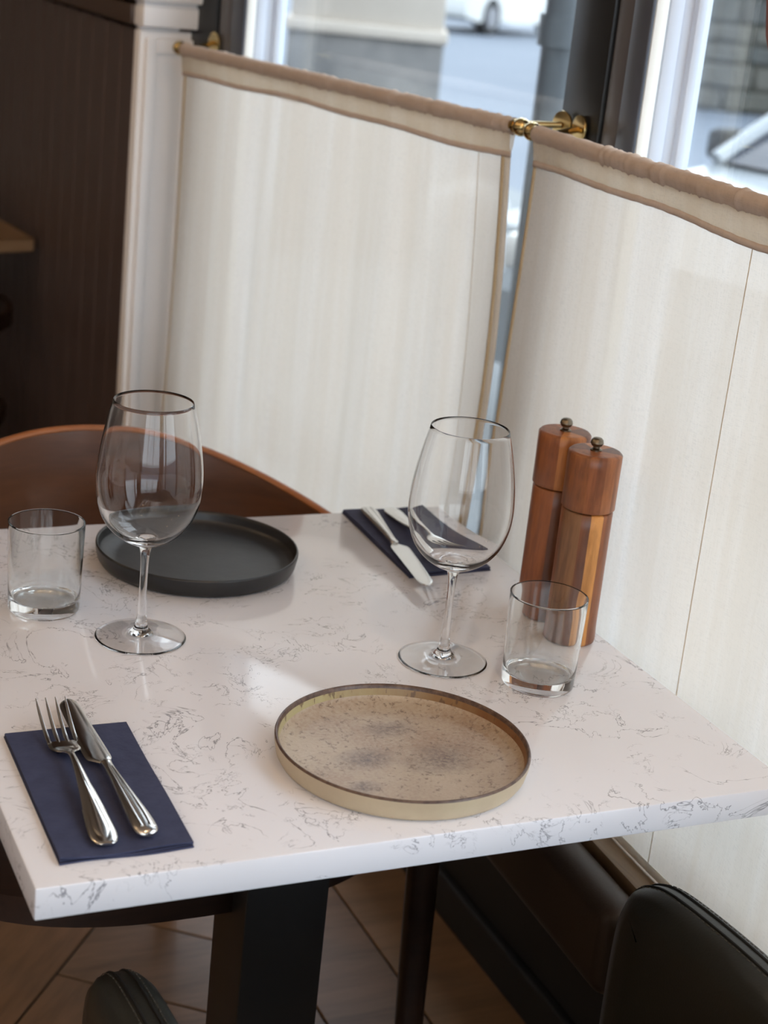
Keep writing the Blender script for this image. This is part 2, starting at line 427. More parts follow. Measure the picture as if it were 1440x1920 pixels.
# right wall: beyond the last window, below the sills, above the heads
b = B(); box(b, (.19,-4.4,0), (.30,2.2,.49)); box(b, (-.10,-4.4,0), (.30,-3.9,2.8))
struct('wall_right', b, M['darkbase'])
b = B(); box(b, (.175,-1.7,0), (.19,1.74,.07), .004); struct('baseboard_right', b, M['darkbase'])
b = B(); box(b, (-.06,-.06,2.45), (1.05,.26,2.8), 0, F1); box(b, (-.06,-.06,2.45), (4.72,.26,2.8), 0, F2); struct('trim_1', b, M['white'], label='white painted header above the windows')

# dark panelled side wall beyond the window niche, with single boards
WX = -.150
b = B(); box(b, (WX+.008,1.735,0), (WX+.12,6.2,2.8)); wd = struct('wall_side', b, M['panel'], label='dark brown boarded wall beyond the window')
y = 1.737; bme = None
while y < 4.4:
    bm = B(); box(bm, (WX-.004, y+.0012, .0), (WX+.012, y+.0948, 1.262), .003, seg=1); ob('board', bm, M['panel'], wd); y += .096
b = B(); box(b, (WX-.022,1.7225,1.268), (WX+.01,6.0,1.302), .004); box(b, (WX-.032,1.7125,1.308), (WX+.01,6.0,1.34), .004)
struct('trim_2', b, M['railbrown'], True, label='brown painted dado rail on the boarded wall')
# white pilaster return between board wall and window
s0 = .985
def PQ(k, z): p = PB+D1*s0-N1*k; return V((p.x, p.y, z))
Fp = frameM(PB+D1*s0, -N1, D1)
b = B(); box(b, (-.05,.004,0), (.118,.026,1.262), .003, Fp); box(b, (-.05,.024,0), (.03,.30,2.8), 0, Fp); box(b, (-.05,.012,1.262), (.114,.026,2.8), 0, Fp)
pil = struct('wall_pilaster', b, M['white'], True, label='white painted pilaster beside the window')
b = B(); box(b, (.012,-.004,.50), (.034,.006,1.25), .002, Fp); box(b, (.088,-.004,.50), (.108,.006,1.25), .002, Fp)
box(b, (.034,-.004,1.225), (.088,.006,1.25), .002, Fp); ob('panel_moulding', b, M['white'], pil)
b = B(); box(b, (-.02,-.016,1.268), (.124,.02,1.302), .004, Fp); box(b, (-.02,-.010,1.302), (.120,.02,1.308), 0, Fp); box(b, (-.02,-.028,1.309), (.132,.02,1.345), .005, Fp)
struct('trim_3', b, M['white'], True, label='white painted rail across the pilaster')

# windows: mullions, bottom rail, panes
def mullion(bm, s, Fm, sgn=1, top=2.45):
    box(bm, (s-.028,-.010,.53), (s+.030,.050,top), .003, Fm)          # deep black post
def window(name, Fm, s_from, s_to, lab):
    w_ = B(); box(w_, (s_from,.0,.53), (s_to,.062,.575), .003, Fm); box(w_, (s_from,.0,2.40), (s_to,.062,2.46), .003, Fm)
    o = ob(name, w_, M['blackframe']); tag(o, lab, None, None, 'structure')
    def post(nm, s, w, y0, y1, m):
        bb = B(); box(bb, (s-w/2, y0, .53), (s+w/2, y1, 2.45), min(.004, w*.2), Fm); return ob(nm, bb, m, o)
    p_ = B(); box(p_, (s_from+.01,.050,.57), (s_to-.01,.054,2.41), 0, Fm); ob('window_pane', p_, M['pane'], o, False)
    return o, post
w1, p1 = window('window_1', F1, -.02, .985, 'black framed window behind the left curtain')
w2, p2 = window('window_2', F2, -.02, 1.03, 'black framed window behind the right curtain')
F4 = frameM(V((-4.0,-4.44,0)), V((1,0,0)), V((0,-1,0)))
w4, p4 = window('window_4', F4, 0, 3.7, 'black framed street window behind the camera')
for s_ in (.03, 1.25, 2.45, 3.67): p4('mullion', s_, .06, -.02, .05, M['blackframe'])
w3, p3 = window('window_3', F2, 1.03, 4.72, 'black framed window nearer the camera')
# corner mullion between windows 1 and 2, and the left post of window 1, with stepped reveals
def mull(p, s, sg, L):
    """s = reveal side; sg = direction into the post; L = width"""
    q = lambda a, b_: (s+sg*(a+b_)/2, b_-a)
    c, w_ = q(.088, L); p('mullion', c, w_, -.022, .048, M['blackframe'])
    c, w_ = q(.046, .084); p('frame_bead', c, w_, -.019, .03, M['beadframe'])
    c, w_ = q(.0, .044); p('frame_post', c, w_, -.022, -.016, M['greyframe'])
    c, w_ = q(.001, .06); p('reveal_strip', c, w_, -.016, .002, M['outwhite'])
    c, w_ = q(.001, .06); p('reveal', c, w_, .0025, .022, M['outblue'])
    c, w_ = q(.006, .06); p('reveal_bead', c, w_, .022, .062, M['outblue'])
    c, w_ = q(-.004, .03); p('glazing_bead', c, w_, .036, .050, M['outblue'])
mull(p2, .148, -1, .19); mull(p1, .821, 1, .19)
p3('mullion', 1.03, .07, -.022, .05, M['blackframe']); p3('mullion', 2.3, .07, -.022, .05, M['blackframe']); p3('mullion', 3.5, .07, -.022, .05, M['blackframe']); p3('mullion', 4.68, .07, -.022, .05, M['blackframe'])

# sill and the dark bolster rail in front of it
b = B(); box(b, (-.01,-.125,.488), (1.02,.05,.515), .004, F1); box(b, (-.01,-.125,.488), (4.7,.05,.515), .004, F2)
struct('trim_4', b, M['sillwood'], True, label='oak window sill under the curtains')
def bolster(nm, Fm, L, lab):
    bb = B(); box(bb, (0,-.176,.40), (L,-.1255,.513), .023, Fm, seg=5)
    t = tag(ob(nm, bb, M['leather2']), lab, 'bolster', 'leather bolsters along the window sill'); return t
bolster('bolster', F2, .60, 'dark leather padded bolster running along the oak sill below the right curtain')

# ------------------------------------------------------------------ table
T = thing('dining_table', (-.35,.384,0), 'square white quartz-topped table with grey veins on a black pedestal', 'table')
b = B(); box(b, (-.70,0,.7215), (0,.768,.75), .0022, seg=2); ob('tabletop', b, M['quartz'], T)
b = B(); box(b, (-.50,.22,.712), (-.20,.55,.7215), .002); ob('mounting_plate', b, M['black_metal'], T)
b = B(); box(b, (-.394,.335,.012), (-.300,.429,.712), .003); ob('pedestal', b, M['black_metal'], T)
b = B(); box(b, (-.57,.17,.0016), (-.13,.60,.013), .004); ob('base_plate', b, M['black_metal'], T)

# ------------------------------------------------------------------ plates
def plate(loc, label, mats, outer, nm='dinner_plate'):
    R = .1154
    t = thing(nm, loc, label, 'plate', 'round rimmed dinner plates on the quartz table')
    prof = [(0,.0035),(.060,.0035),(.090,.0035),(.0985,.0045),(.1035,.0075),(.1085,.0085),(.1105,.0120),(.1118,.0185),(.1125,.0213),(.1137,.0226),(.1148,.0222),(.1154,.0205),(.1150,.015),(.1130,.006),(.1105,.0020),(.106,.0),(.098,.0),(.095,.0015),(0,.0015)]
    seg = 96
    b = B(); lathe(b, prof[:7], seg=seg); ob('well', b, mats[0], t, shift=False, ang=60)
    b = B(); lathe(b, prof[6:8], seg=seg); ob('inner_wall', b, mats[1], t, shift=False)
    b = B(); lathe(b, prof[7:12], seg=seg); ob('rim', b, mats[2], t, shift=False, ang=80)
    b = B(); lathe(b, prof[11:], seg=seg); ob('outer_wall', b, mats[3], t, shift=False)
    return t
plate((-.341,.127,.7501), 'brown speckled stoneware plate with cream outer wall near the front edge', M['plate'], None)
plate((-.372,.629,.7501), 'matt black stoneware plate behind the left wine glass', [M['blackplate'], M['blackplate'], M['blackrim'], M['blackrim']], None)

# ------------------------------------------------------------------ glasses
def wine_glass(loc, label):
    t = thing('wine_glass', loc, label, 'wine glass', 'stemmed wine glasses on the quartz table')
    outer = spl([(.0462,.0011),(.0440,.0017),(.030,.0030),(.015,.0056),(.0078,.0110),(.0050,.0225),(.0042,.040),(.0038,.060),(.0040,.080),(.0052,.094),(.0085,.1005),(.020,.1052),(.0340,.1150),(.0445,.1290),(.0508,.1470),(.0529,.1650),(.0522,.1830),(.0494,.2040),(.0447,.2280),(.0392,.2500)], 4)
    inner = spl([(.0386,.2502),(.0440,.2282),(.0487,.2042),(.0514,.1830),(.0521,.1650),(.0500,.1475),(.0434,.1300),(.0325,.1170),(.018,.1100),(0,.1085)], 4)
    b = B(); prof = [(0,.0052),(.006,.0050),(.015,.0038),(.030,.0016),(.042,.0003),(.0455,.0000)]+outer+inner
    lathe(b, prof, seg=72); ob('glass_body', b, M['glass'], t, shift=False, ang=80)
    return t
wine_glass((-.4943,.4346,.7502), 'tall clear wine glass in front of the black plate')
wine_glass((-.2053,.3218,.7502), 'tall clear wine glass between the folded far napkin and the right tumbler')
def tumbler(loc, label):
    t = thing('tumbler', loc, label, 'glass', 'short clear tumblers on the quartz table')
    prof = [(0,.0006),(.030,.0006),(.0350,.0000)]+spl([(.0364,.0016),(.0369,.006),(.0377,.030),(.0386,.065),(.0393,.0935),(.0390,.0952),(.0381,.0955),(.0375,.0938),(.0368,.065),(.0359,.030),(.0348,.016),(.0320,.0128),(.020,.0122),(0,.0120)], 3)
    b = B(); lathe(b, prof, seg=72); ob('glass_body', b, M['tumbler'], t, shift=False, ang=75); return t
tumbler((-.1321,.2514,.7502), 'short clear tumbler in front of the wooden mills')
tumbler((-.5722,.5262,.7502), 'short clear tumbler at the left edge, left of the black plate')

# ------------------------------------------------------------------ mills
staves = [wood('stave_%s' % 'abcdefgh'[i], d, l, (9,9,1.2), .36, ns=8) for i, (d, l) in [(i_, (tuple(c*q_ for c, q_ in zip(d_, (1.55,1.35,1.1))), tuple(c*q_ for c, q_ in zip(l_, (1.95,1.65,1.25))))) for i_, (d_, l_) in enumerate([
    ((.100,.036,.016),(.165,.064,.028)), ((.060,.024,.014),(.105,.044,.024)), ((.27,.135,.045),(.37,.20,.075)), ((.085,.034,.017),(.17,.070,.032)),
    ((.075,.040,.025),(.135,.078,.048)), ((.19,.080,.028),(.27,.125,.048)), ((.045,.022,.016),(.085,.042,.028)), ((.13,.048,.018),(.21,.085,.034))])]]
def mill(loc, label, rot, order, order2, hh):
    t = thing('pepper_mill', loc, label, 'mill', 'laminated wooden mills by the curtain')
    R = .0285
    body = [(0,0),(.0255,0),(.0275,.0015),(R-.0004,.005),(R-.0010,.02),(R-.0012,.08),(R-.0012,.130),(R-.0012,hh-.0025),(R-.003,hh-.0008),(0,hh-.0008)]
    head = [(0,hh+.0005),(R-.0015,hh+.0005),(R,hh+.002),(R,hh+.03),(R+.0002,.2),(R+.0002,.2105),(R-.002,.2128),(R-.004,.2130),(0,.2130)]
    def parts(nm, prof, ordr, r0):
        n = len(ordr); a = r0
        for i, (mi, wgt) in enumerate(ordr):
            a1 = a+2*PI*wgt/sum(x[1] for x in ordr)
            bm = B(); sg = max(3, int(48*wgt/sum(x[1] for x in ordr)))
            rings = lathe(bm, prof, seg=sg, a0=a, a1=a1)
            # side walls of the wedge
            for e in (0, -1):
                bm.faces.new([r[e] if len(r) > 1 else r[0] for r in rings])
            ob(nm, bm, staves[mi], t, shift=False, ang=50); a = a1
    parts('body_stave', body, order, rot); parts('head_stave', head, order2, rot+.4)
    k = B(); lathe(k, [(0,.2128),(.0062,.2128),(.0062,.2145),(.0036,.2160),(.0036,.2175),(.0056,.2185),(.0071,.2215),(.0062,.2250),(.0042,.2268),(0,.2272)], seg=24)
    kb = ob('knob', k, M['bronze'], t, shift=False); return t
# azimuths as seen from the camera: the camera side lies at about 236 degrees
cd_ = math.radians(236)
mill((-.0395,.3490,.7502), 'front wooden mill of the pair, with a pale stave down its body', cd_-math.radians(100), [(3,35),(4,45),(1,18),(2,26),(0,50),(5,18),(6,60),(7,60)], [(3,60),(0,30),(7,45),(6,50),(5,60),(1,60)], .150)
mill((-.0365,.4190,.7502), 'rear wooden mill of the pair, half hidden behind the front mill', cd_-math.radians(95), [(0,85),(1,50),(3,60),(4,40),(5,40),(6,60)], [(0,52),(5,50),(1,60),(7,60),(3,60)], .152)

# ------------------------------------------------------------------ napkins
def napkin(cn, label, lift=.0):
    c = sum((V(q) for q in cn), V((0,0)))/4
    t = thing('napkin', (c.x, c.y, .7502), label, 'napkin', 'dark navy folded paper napkins')
    def layer(nm, z0, z1, grow, ph, par):
        P = [V((q[0], q[1], 0)) for q in cn]; cc = V((c.x, c.y, 0)); P = [cc+(q-cc)*(1+grow) for q in P]
        def fn(u, v):
            p = (P[0]*(1-u)+P[1]*u)*(1-v)+(P[3]*(1-u)+P[2]*u)*v
            wv = .0012*math.sin(5*u+ph)*v*v+.0006*math.sin(9*v+ph*2+3*u)
            z = .7502+(z0+z1)/2+max(0, z0)*0+(wv if z0 > .001 else 0)*.8
            edge = .0022*math.sin(7*u+ph)*(v > .98)
            return V((p.x, p.y+edge*.6, z)), V((0,0,1))
        b = B(); slab(b, fn, 20, 24, z1-z0); return ob(nm, b, M['napkin'], par)
    layer('bottom_layer', .0, .0014, .0, 0, t); layer('middle_layer', .0022, .0030, -.006, 1.2, t)
    layer('top_layer', .0038, .0050, -.010, 2.6, t); return t
napkin([(-.672,.246),(-.562,.244),(-.567,.027),(-.675,.027)], 'folded navy paper napkin under the front fork and knife')
napkin([(-.033,.547),(-.143,.540),(-.135,.764),(-.029,.764)], 'folded navy paper napkin under the far cutlery, behind the right wine glass')

# ------------------------------------------------------------------ cutlery
def fork(name, end, tip, label, group, m):
    """end = handle end, tip = middle of tine tips (on the table plane)"""
    e, p = V((*end, 0)), V((*tip, 0)); d = (p-e).normalized(); L = (p-e).length; x = d.cross(V((0,0,1)))
    t = thing(name, (e.x, e.y, .7560), label, 'fork', group)
    def P(s, z, o=0): q = e+d*s*L+x*o; return V((q.x, q.y, .7560+z))
    b = B()
    sc = spl([(0,.0045,.0010,.0024),(.012,.0085,.0014,.0026),(.05,.0110,.0016,.0028),(.10,.0112,.0018,.0035),(.22,.0092,.0020,.0055),(.36,.0060,.0022,.0085),(.50,.0036,.0022,.0105),(.585,.0029,.0020,.0100),(.625,.0045,.0017,.0080),(.655,.0100,.0014,.0060),(.69,.0132,.0012,.0042),(.725,.0140,.0011,.0038),(.745,.0138,.0010,.0040)], 3)
    sweep(b, [(P(s, z), w_, th) for s, w_, th, z in sc], ux=x, n=16)
    ob('handle', b, m, t)
    # raised ridge down the handle end
    r = B(); sweep(r, [(P(s, z), w_, .0012) for s, w_, z in spl([(.03,.003,.0030),(.08,.0072,.0042),(.16,.0062,.0058),(.28,.0036,.0082),(.38,.0014,.0100)], 3)], ux=x, n=10); ob('handle_ridge', r, m, t)
    for k in range(4):
        o0 = (-.0117+k*.0078); o1 = o0*1.12; q = B()
        sweep(q, [(P(s, z, o0+(o1-o0)*(s-.73)/.27), w_, th) for s, w_, th, z in spl([(.735,.0021,.0010,.0040),(.80,.0019,.0011,.0050),(.88,.0016,.0011,.0090),(.95,.0012,.0009,.0140),(1.0,.0005,.0005,.0180)], 3)], ux=x, n=8)
        ob('tine', q, m, t)
    return t
def knife(name, end, tip, label, group, m, side=1):
    e, p = V((*end, 0)), V((*tip, 0)); d = (p-e).normalized(); L = (p-e).length; x = d.cross(V((0,0,1)))*side
    t = thing(name, (e.x, e.y, .7560), label, 'knife', group)
    def P(s, z, o=0): q = e+d*s*L+x*o; return V((q.x, q.y, .7560+z))
    b = B()
    sc = spl([(0,.0035,.0016,.0034),(.010,.0080,.0030,.0040),(.035,.0100,.0038,.0044),(.10,.0100,.0042,.0048),(.22,.0080,.0042,.0050),(.36,.0056,.0038,.0052),(.46,.0046,.0034,.0052),(.485,.0052,.0036,.0052),(.50,.0040,.0026,.0050)], 3)
    sweep(b, [(P(s, z), w_, th) for s, w_, th, z in sc], ux=x, n=16)
    hd = ob('handle', b, m, t)
    for o in (-.42, .42):
        r = B(); sweep(r, [(P(s, .0082+dz, o*w_), w_*.16, .0007) for s, w_, dz in spl([(.03,.0085,.0),(.10,.0095,.0006),(.22,.0078,.0008),(.36,.0054,.0006),(.44,.0044,.0)], 3)], ux=x, n=8); ob('handle_ridge', r, m, t)
    q = B()
    bl = spl([(.495,.0045,.0),(.515,.0085,.0020),(.535,.0110,.0030),(.60,.0112,.0030),(.75,.0105,.0024),(.88,.0098,.0016),(.95,.0090,.0010),(.985,.0062,.0002),(1.0,.0022,-.0008)], 3)
    sweep(q, [(P(s, .0045, of), w_, .0009) for s, w_, of in bl], ux=x, n=10, p=2.2)
    ob('blade', q, M['steel'] if m is M['steel'] else m, t); return t
fork('fork', (-.6355,.036), (-.6265,.268), 'polished four-tined fork lying on the front navy napkin', 'forks on the napkins', M['steel'])
knife('knife', (-.601,.040), (-.606,.288), 'polished table knife lying on the front navy napkin', 'knives on the napkins', M['steel'], -1)
knife('knife', (-.1075,.752), (-.143,.492), 'table knife on the far navy napkin, blade pointing at the camera', 'knives on the napkins', M['steel2'], -1)
fork('fork', (-.0745,.752), (-.098,.520), 'fork on the far navy napkin, seen through the right wine glass', 'forks on the napkins', M['steel2'])

# ------------------------------------------------------------------ curtains and rods
def rod(A, Bp, nrm, label, br, balls=(1,1)):
    A, Bp = V(A), V(Bp); d = (Bp-A).normalized()
    t = thing('curtain_rod', (A+Bp)/2, label, 'curtain rod', 'brass half-height curtain rods')
    b = B(); tube(b, [A-d*.004, Bp+d*.004], .0052, 16); ob('rod', b, M['brass'], t)
    for q, s in ((A, -1), (Bp, 1)):
        b = B(); bmesh.ops.create_uvsphere(b, u_segments=24, v_segments=16, radius=.0115, matrix=Matrix.Translation(q+d*s*.0145)); f = ob('finial', b, M['brass'], t)
        b = B(); tube(b, [q+d*s*.001, q+d*s*.005], .0085, 20); ob('collar', b, M['brass'], f)
    for s, tgt in br:
        c = A+(Bp-A)*s; e = V(tgt)-nrm*.006
        b = B(); tube(b, [c+V((0,0,-.001)), e], .0042, 12); br_ = ob('bracket', b, M['brass'], t)
        b = B(); tube(b, spl([tuple(e), tuple(e+nrm*.002), tuple(e+nrm*.006)], 2), [.0145,.0175,.0180,.0175,.0150], 24); ob('rosette', b, M['brass'], br_)
    return t
Z = 1.243
R1A, R1B = V((-.109,1.619,Z)), V((.0555,.786,Z))
R2A, R2B = V((.0505,.716,Z)), V((.0105,-.135,Z))
rod(R1A, R1B, N1, 'brass curtain rod through the left sheer curtain', [(.02,(-.045,1.650,1.254)), (.975,(.127,.786,1.247))])
rod(R2A, R2B, N2, 'brass curtain rod through the right sheer curtain', [(.02,(.127,.743,1.247)), (.95,(.085,-.135,1.243))])

def curtain(A, Bp, nrm, label, ledge, redge, seed, folds):
    """A = left end seen from the room; ledge/redge(v) = sideways drift of the edges in m"""
    A, Bp = V(A), V(Bp); d = (Bp-A).normalized(); L = (Bp-A).length; zb = .517
    t = thing('sheer_curtain', V(((A.x+Bp.x)/2, (A.y+Bp.y)/2, zb)), label, 'curtain', 'sheer cream linen cafe curtains')
    rnd = random.Random(seed); ph = [rnd.uniform(0, 6.28) for _ in range(8)]
    def off(s, v):     # fold depth in m, growing away from the rod
        a = 0
        for k, (f, am) in enumerate(folds): a += am*math.sin(f*s+ph[k]+.5*math.sin(2.2*s+ph[k])+.5*v)
        return a*(.25+.75*min(1, v*1.6))*(1-.85*v**5)
    # gathered sleeve round the rod
    b = B(); seg = 20; n = 260; rings = []
    for i in range(n+1):
        s = i/n; x = s*L
        wr = .0016*mnoise.noise(V((x*45+seed, 0, 0)))+.0030*max(0, mnoise.noise(V((x*150+seed, 3, 0))))*(mnoise.noise(V((x*7+seed,9,0))) > -.1)
        ring = []
        for k in range(seg):
            a = 2*PI*k/seg
            r = .0094+wr+.0006*mnoise.noise(V((x*120, math.cos(a)*2+seed, math.sin(a)*2)))
            if math.sin(a) < -.5: r += .0022*(-math.sin(a)-.5)*2
            ring.append(b.verts.new(A+d*x+nrm*math.cos(a)*r+V((0,0,1))*math.sin(a)*r))
        rings.append(ring)
    for p, q in zip(rings, rings[1:]):
        for k in range(seg): b.faces.new((p[k], p[(k+1) % seg], q[(k+1) % seg], q[k]))
    ob('rod_sleeve', b, M['linen3'], t, ang=180)
    zs = -.0335
    def seamz(x): return zs-.0022*math.sin(x*9+ph[0])-.0014*math.sin(x*23+ph[1])-.0008*mnoise.noise(V((x*60, seed, 1)))
    # header band, two layers of cloth
    for sd in (1, -1):
        b = B(); grid(b, lambda u, v: A+d*(u*L)+nrm*(-sd*(.0045*(1-v)**.7+.0004)+.0022*mnoise.noise(V((u*L*38, v*1.2, seed+sd)))*math.sin(v*PI))+V((0,0,1))*(-.0085+(seamz(u*L)+.0085)*v), 220, 6)
        ob('header_layer', b, M['linen2'] if sd == 1 else M['linen'], t, ang=180)
    b = B(); slab(b, lambda u, v: (A+d*(u*L)+V((0,0,1))*(seamz(u*L)+.001-v*.0072), nrm), 160, 2, .0024); ob('header_seam', b, M['linen3'], t, ang=180)
    # the cloth
    def P(u, v):
        x = u*L; z0 = seamz(x)-.004; z = Z+z0+(zb-Z-z0)*v
        ex = ledge(v)*(1-u)**6+redge(v)*u**6
        o = off(x, v)+.0025
        q = A+d*(x+ex)+nrm*o; return V((q.x, q.y, z))
    b = B(); grid(b, P, 200, 70); ob('cloth', b, M['linen'], t, ang=180)
    b = B(); us = .925 if seed == 3 else .565
    slab(b, lambda u, v: (P(us+.0014*u, v)-nrm*.0006, -nrm), 1, 70, .0005); ob('seam', b, M['linen2'], t, ang=180)
    for nm, u0, wd in (('side_hem', 0, .0055), ('side_hem', 1, -.0055)):
        b = B()
        def Hh(u, v): 
            p = P(u0, v); return p+d*wd*u, -nrm
        slab(b, lambda u, v: (Hh(u, v)[0]-nrm*.0012, -nrm), 2, 70, .0016); ob(nm, b, M['hem'], t, ang=180)
        if u0 == 1:
            b = B(); slab(b, lambda u, v: (P(1, v)+d*.0115*u-nrm*.0006, -nrm), 2, 70, .0008); ob('hem_facing', b, M['linen'], t, ang=180)
    b = B(); slab(b, lambda u, v: (P(u, 1)+V((0,0,1))*.010*v-nrm*.0010, -nrm), 120, 1, .0012); ob('bottom_hem', b, M['linen'], t, ang=180)
    return t
curtain(R1A, R1B, N1, 'left sheer cream curtain hanging beside the white pilaster', lambda v: .002*math.sin(4*v), lambda v: -.012+.022*math.sin(PI*min(1, v*1.15))-.02*max(0, v-.75), 3, [(9,.008),(23,.0065),(47,.0050),(95,.0018)])
curtain(R2A, R2B, N2, 'right sheer cream curtain beside the table edge', lambda v: -.010*min(1, v*2)*math.sin(PI*min(1,v)), lambda v: 0, 11, [(8,.007),(19,.005),(37,.0035),(80,.0010)])

# maroon drape at the far right of the second window
def mar(u, v):
    z = 2.38-v*1.06; y = .416-.10*u-.045*max(0, v-.80)/.2*(1-u)
    y -= max(0, (1.41-z)/.08)**2*.03
    return V((.118+.012*math.sin(u*22)+.004*math.sin(v*5), y-.35*u, z)), V((1,0,0))
b = B(); slab(b, mar, 40, 30, .003); tag(ob('drape', b, M['maroon']), 'dusky maroon drape at the right edge of the second window', 'drape')

# ------------------------------------------------------------------ wooden tub chair behind the table
CX = -.425
fc = thing('wooden_armchair', (CX,.62,0), 'bentwood armchair with curved walnut back behind the black plate', 'chair')
def shell_path(a):    # a in [-1,1] round the back, arms at the ends
    th = a*math.radians(118)
    return V((CX+.335*math.sin(th)*(1 if abs(a) < .9 else 1), .615+.325*math.cos(th), 0))
def topz(a):
    t = abs(a); ts = [(0,.814),(.10,.811),(.22,.794),(.35,.766),(.5,.735),(.65,.708),(.8,.690),(1,.675)]
    for (p, q), (r, s) in zip(ts, ts[1:]):
        if t <= r: f = (t-p)/(r-p); return q+(s-q)*f
    return .675
tz = [topz(i/60*2-1) for i in range(61)]
for _ in range(6): tz = [tz[0]]+[(tz[i-1]+2*tz[i]+tz[i+1])/4 for i in range(1, 60)]+[tz[60]]
def shell(u, v):
    a = u*2-1; p = shell_path(a); q = shell_path(a+.01); tn = (q-p).normalized(); n = V((tn.y, -tn.x, 0))
    i = u*60; j = min(59, int(i)); zt = tz[j]+(tz[j+1]-tz[j])*(i-j); zbm = .60-.04*math.cos(a*PI/2)
    z = zbm+(zt-zbm)*v; lean = .03*(v-.5)*math.cos(a*PI/2)
    return V((p.x, p.y, z))+V((0, lean, 0)), n
b = B(); slab(b, shell, 120, 10, .011); ob('back_shell', b, M['chairwood'], fc, ang=60)
b = B(); rr = []
for i in range(121):
    p, n = shell(i/120, 1); rr.append((p, n))
rings = []
for p, n in rr:
    rings.append([b.verts.new(p+n*.0068*math.cos(2*PI*k/10)+V((0,0,1))*.0040*math.sin(2*PI*k/10)) for k in range(10)])
for A_, C_ in zip(rings, rings[1:]):
    for k in range(10): b.faces.new((A_[k], A_[(k+1) % 10], C_[(k+1) % 10], C_[k]))
b.faces.new(rings[0][::-1]); b.faces.new(rings[-1]); ob('back_rim', b, M['chairrim'], fc, ang=60)
pts = []
for i in range(64):
    a = 2*PI*i/64; ca, sa = math.cos(a), math.sin(a)
    pts.append((CX+.29*math.copysign(abs(ca)**.8, ca), .625+(.252 if sa < 0 else .24)*math.copysign(abs(sa)**.72, sa)))
b = B(); prism(b, pts, .448, .480, .006); ob('seat', b, M['chairdark'], fc)
legm = M['chairdark']
def legp(x, y, x2, y2, top):
    b = B(); sweep(b, [(V((x2, y2, .002)), .015, .012), (V((x+(x2-x)*.5, y+(y2-y)*.5, top*.5)), .0185, .015), (V((x, y, top)), .020, .017)], uz=V((0,1,0)), n=12); ob('leg', b, legm, fc)
legp(-.134, .455, -.120, .440, .682); legp(-.712, .455, -.728, .440, .682)
legp(-.27, .86, -.22, 1.09, .60); legp(-.58, .86, -.64, 1.10, .60)

# ------------------------------------------------------------------ near leather tub chair
nc = thing('leather_armchair', (-.337,-.25,0), 'dark leather tub armchair with stitched arms at the near side of the table', 'chair')
def arm(sx):
    """padded arm: rounded slab with a stitched band round its edge; sx=-1 left, 1 right"""
    xc = -.337+sx*.268; hw = .029
    line = spl([(xc, .116, .36), (xc, .118, .52), (xc, .108, .580), (xc, .080, .606), (xc, .03, .618), (xc+.0, -.08, .626), (xc, -.20, .625), (xc-sx*.03, -.34, .655), (xc-sx*.11, -.44, .70), (-.337+sx*.06, -.49, .735)], 5)
    b = B(); prev = None; n = 14; rings = []
    for i, p in enumerate(line):
        p = V(p); q0 = V(line[max(0, i-1)]); q1 = V(line[min(len(line)-1, i+1)]); tn = (q1-q0).normalized()
        side = tn.cross(V((0,-1,.02)) if abs(tn.z) > .7 else V((0,0,1))).normalized()
        if side.dot(V((1,0,0))) < 0 and abs(side.x) > .3: side = -side
        nm = side.cross(tn).normalized()
        if nm.dot((p-V((-.337 if i > 40 else p.x, -.25, .40)))) < 0: nm = -nm
        prof = [(-hw*.95,-.20),(-hw,-.05),(-hw*.97,-.025),(-hw*.8,-.010),(-hw*.5,-.002),(-hw*.19,0),(hw*.19,0),(hw*.5,-.002),(hw*.8,-.010),(hw*.97,-.025),(hw,-.05),(hw*.95,-.20)]
        R_ = [b.verts.new(p+side*a+nm*c if c > -.1 else V((p.x+side.x*a, min(p.y+side.y*a, p.y-(.0 if tn.z < .7 else 0)), .40)) if i > 12 else p+side*a+nm*c*.5) for a, c in prof]
        rings.append(R_)
    for A_, C_ in zip(rings, rings[1:]):
        for k in range(len(A_)-1): b.faces.new((A_[k], A_[k+1], C_[k+1], C_[k]))
    o = ob('arm', b, M['leather'], nc, ang=70)
    for off in (-.0060, .0060):
        b = B(); tube(b, [V((x+off, y+.0006*(z < .59), z+.0004)) for x, y, z in line], .0013, 8); s_ = ob('seam', b, M['seam'], o)
        for k in range(3): pass
    # stitches beside the seams
    b = B()
    for off in (-.0100, .0100):
        acc = 0
        for p, q in zip(line, line[1:]):
            p, q = V(p), V(q); L_ = (q-p).length; m_ = max(1, int(L_/.006))
            if p.y < -.25: break
            for k in range(m_):
                c0 = p.lerp(q, (k+.15)/m_); c1 = p.lerp(q, (k+.75)/m_)
                tube(b, [c0+V((off,0,.0002)), c1+V((off,0,.0002))], .0005, 5)
    st = ob('stitching', b, M['stitch'], o); st['kind'] = 'stuff'
arm(-1); arm(1)
b = B(); box(b, (-.57,-.46,.40), (-.105,-.02,.475), .03, seg=5); ob('seat', b, M['leather'], nc)
b = B(); box(b, (-.56,-.44,.33), (-.11,-.03,.40), .01); ob('seat_frame', b, M['leather'], nc)
b = B()
def backf(u, v):
    a = (u*2-1)*1.15; p = V((-.337+.265*math.sin(a), -.30-.20*math.cos(a), .40+(.30+.04*math.cos(a))*v)); return p, V((math.sin(a), -math.cos(a), 0))
slab(b, backf, 30, 8, .06); ob('backrest', b, M['leather'], nc, ang=60)
for x, y in ((-.54,-.06),(-.134,-.06),(-.50,-.42),(-.17,-.42)):
    b = B(); sweep(b, [(V((x,y,.002)), .012, .012), (V((x,y,.34)), .017, .017)], uz=V((0,1,0)), n=10); ob('leg', b, M['chairdark'], nc)

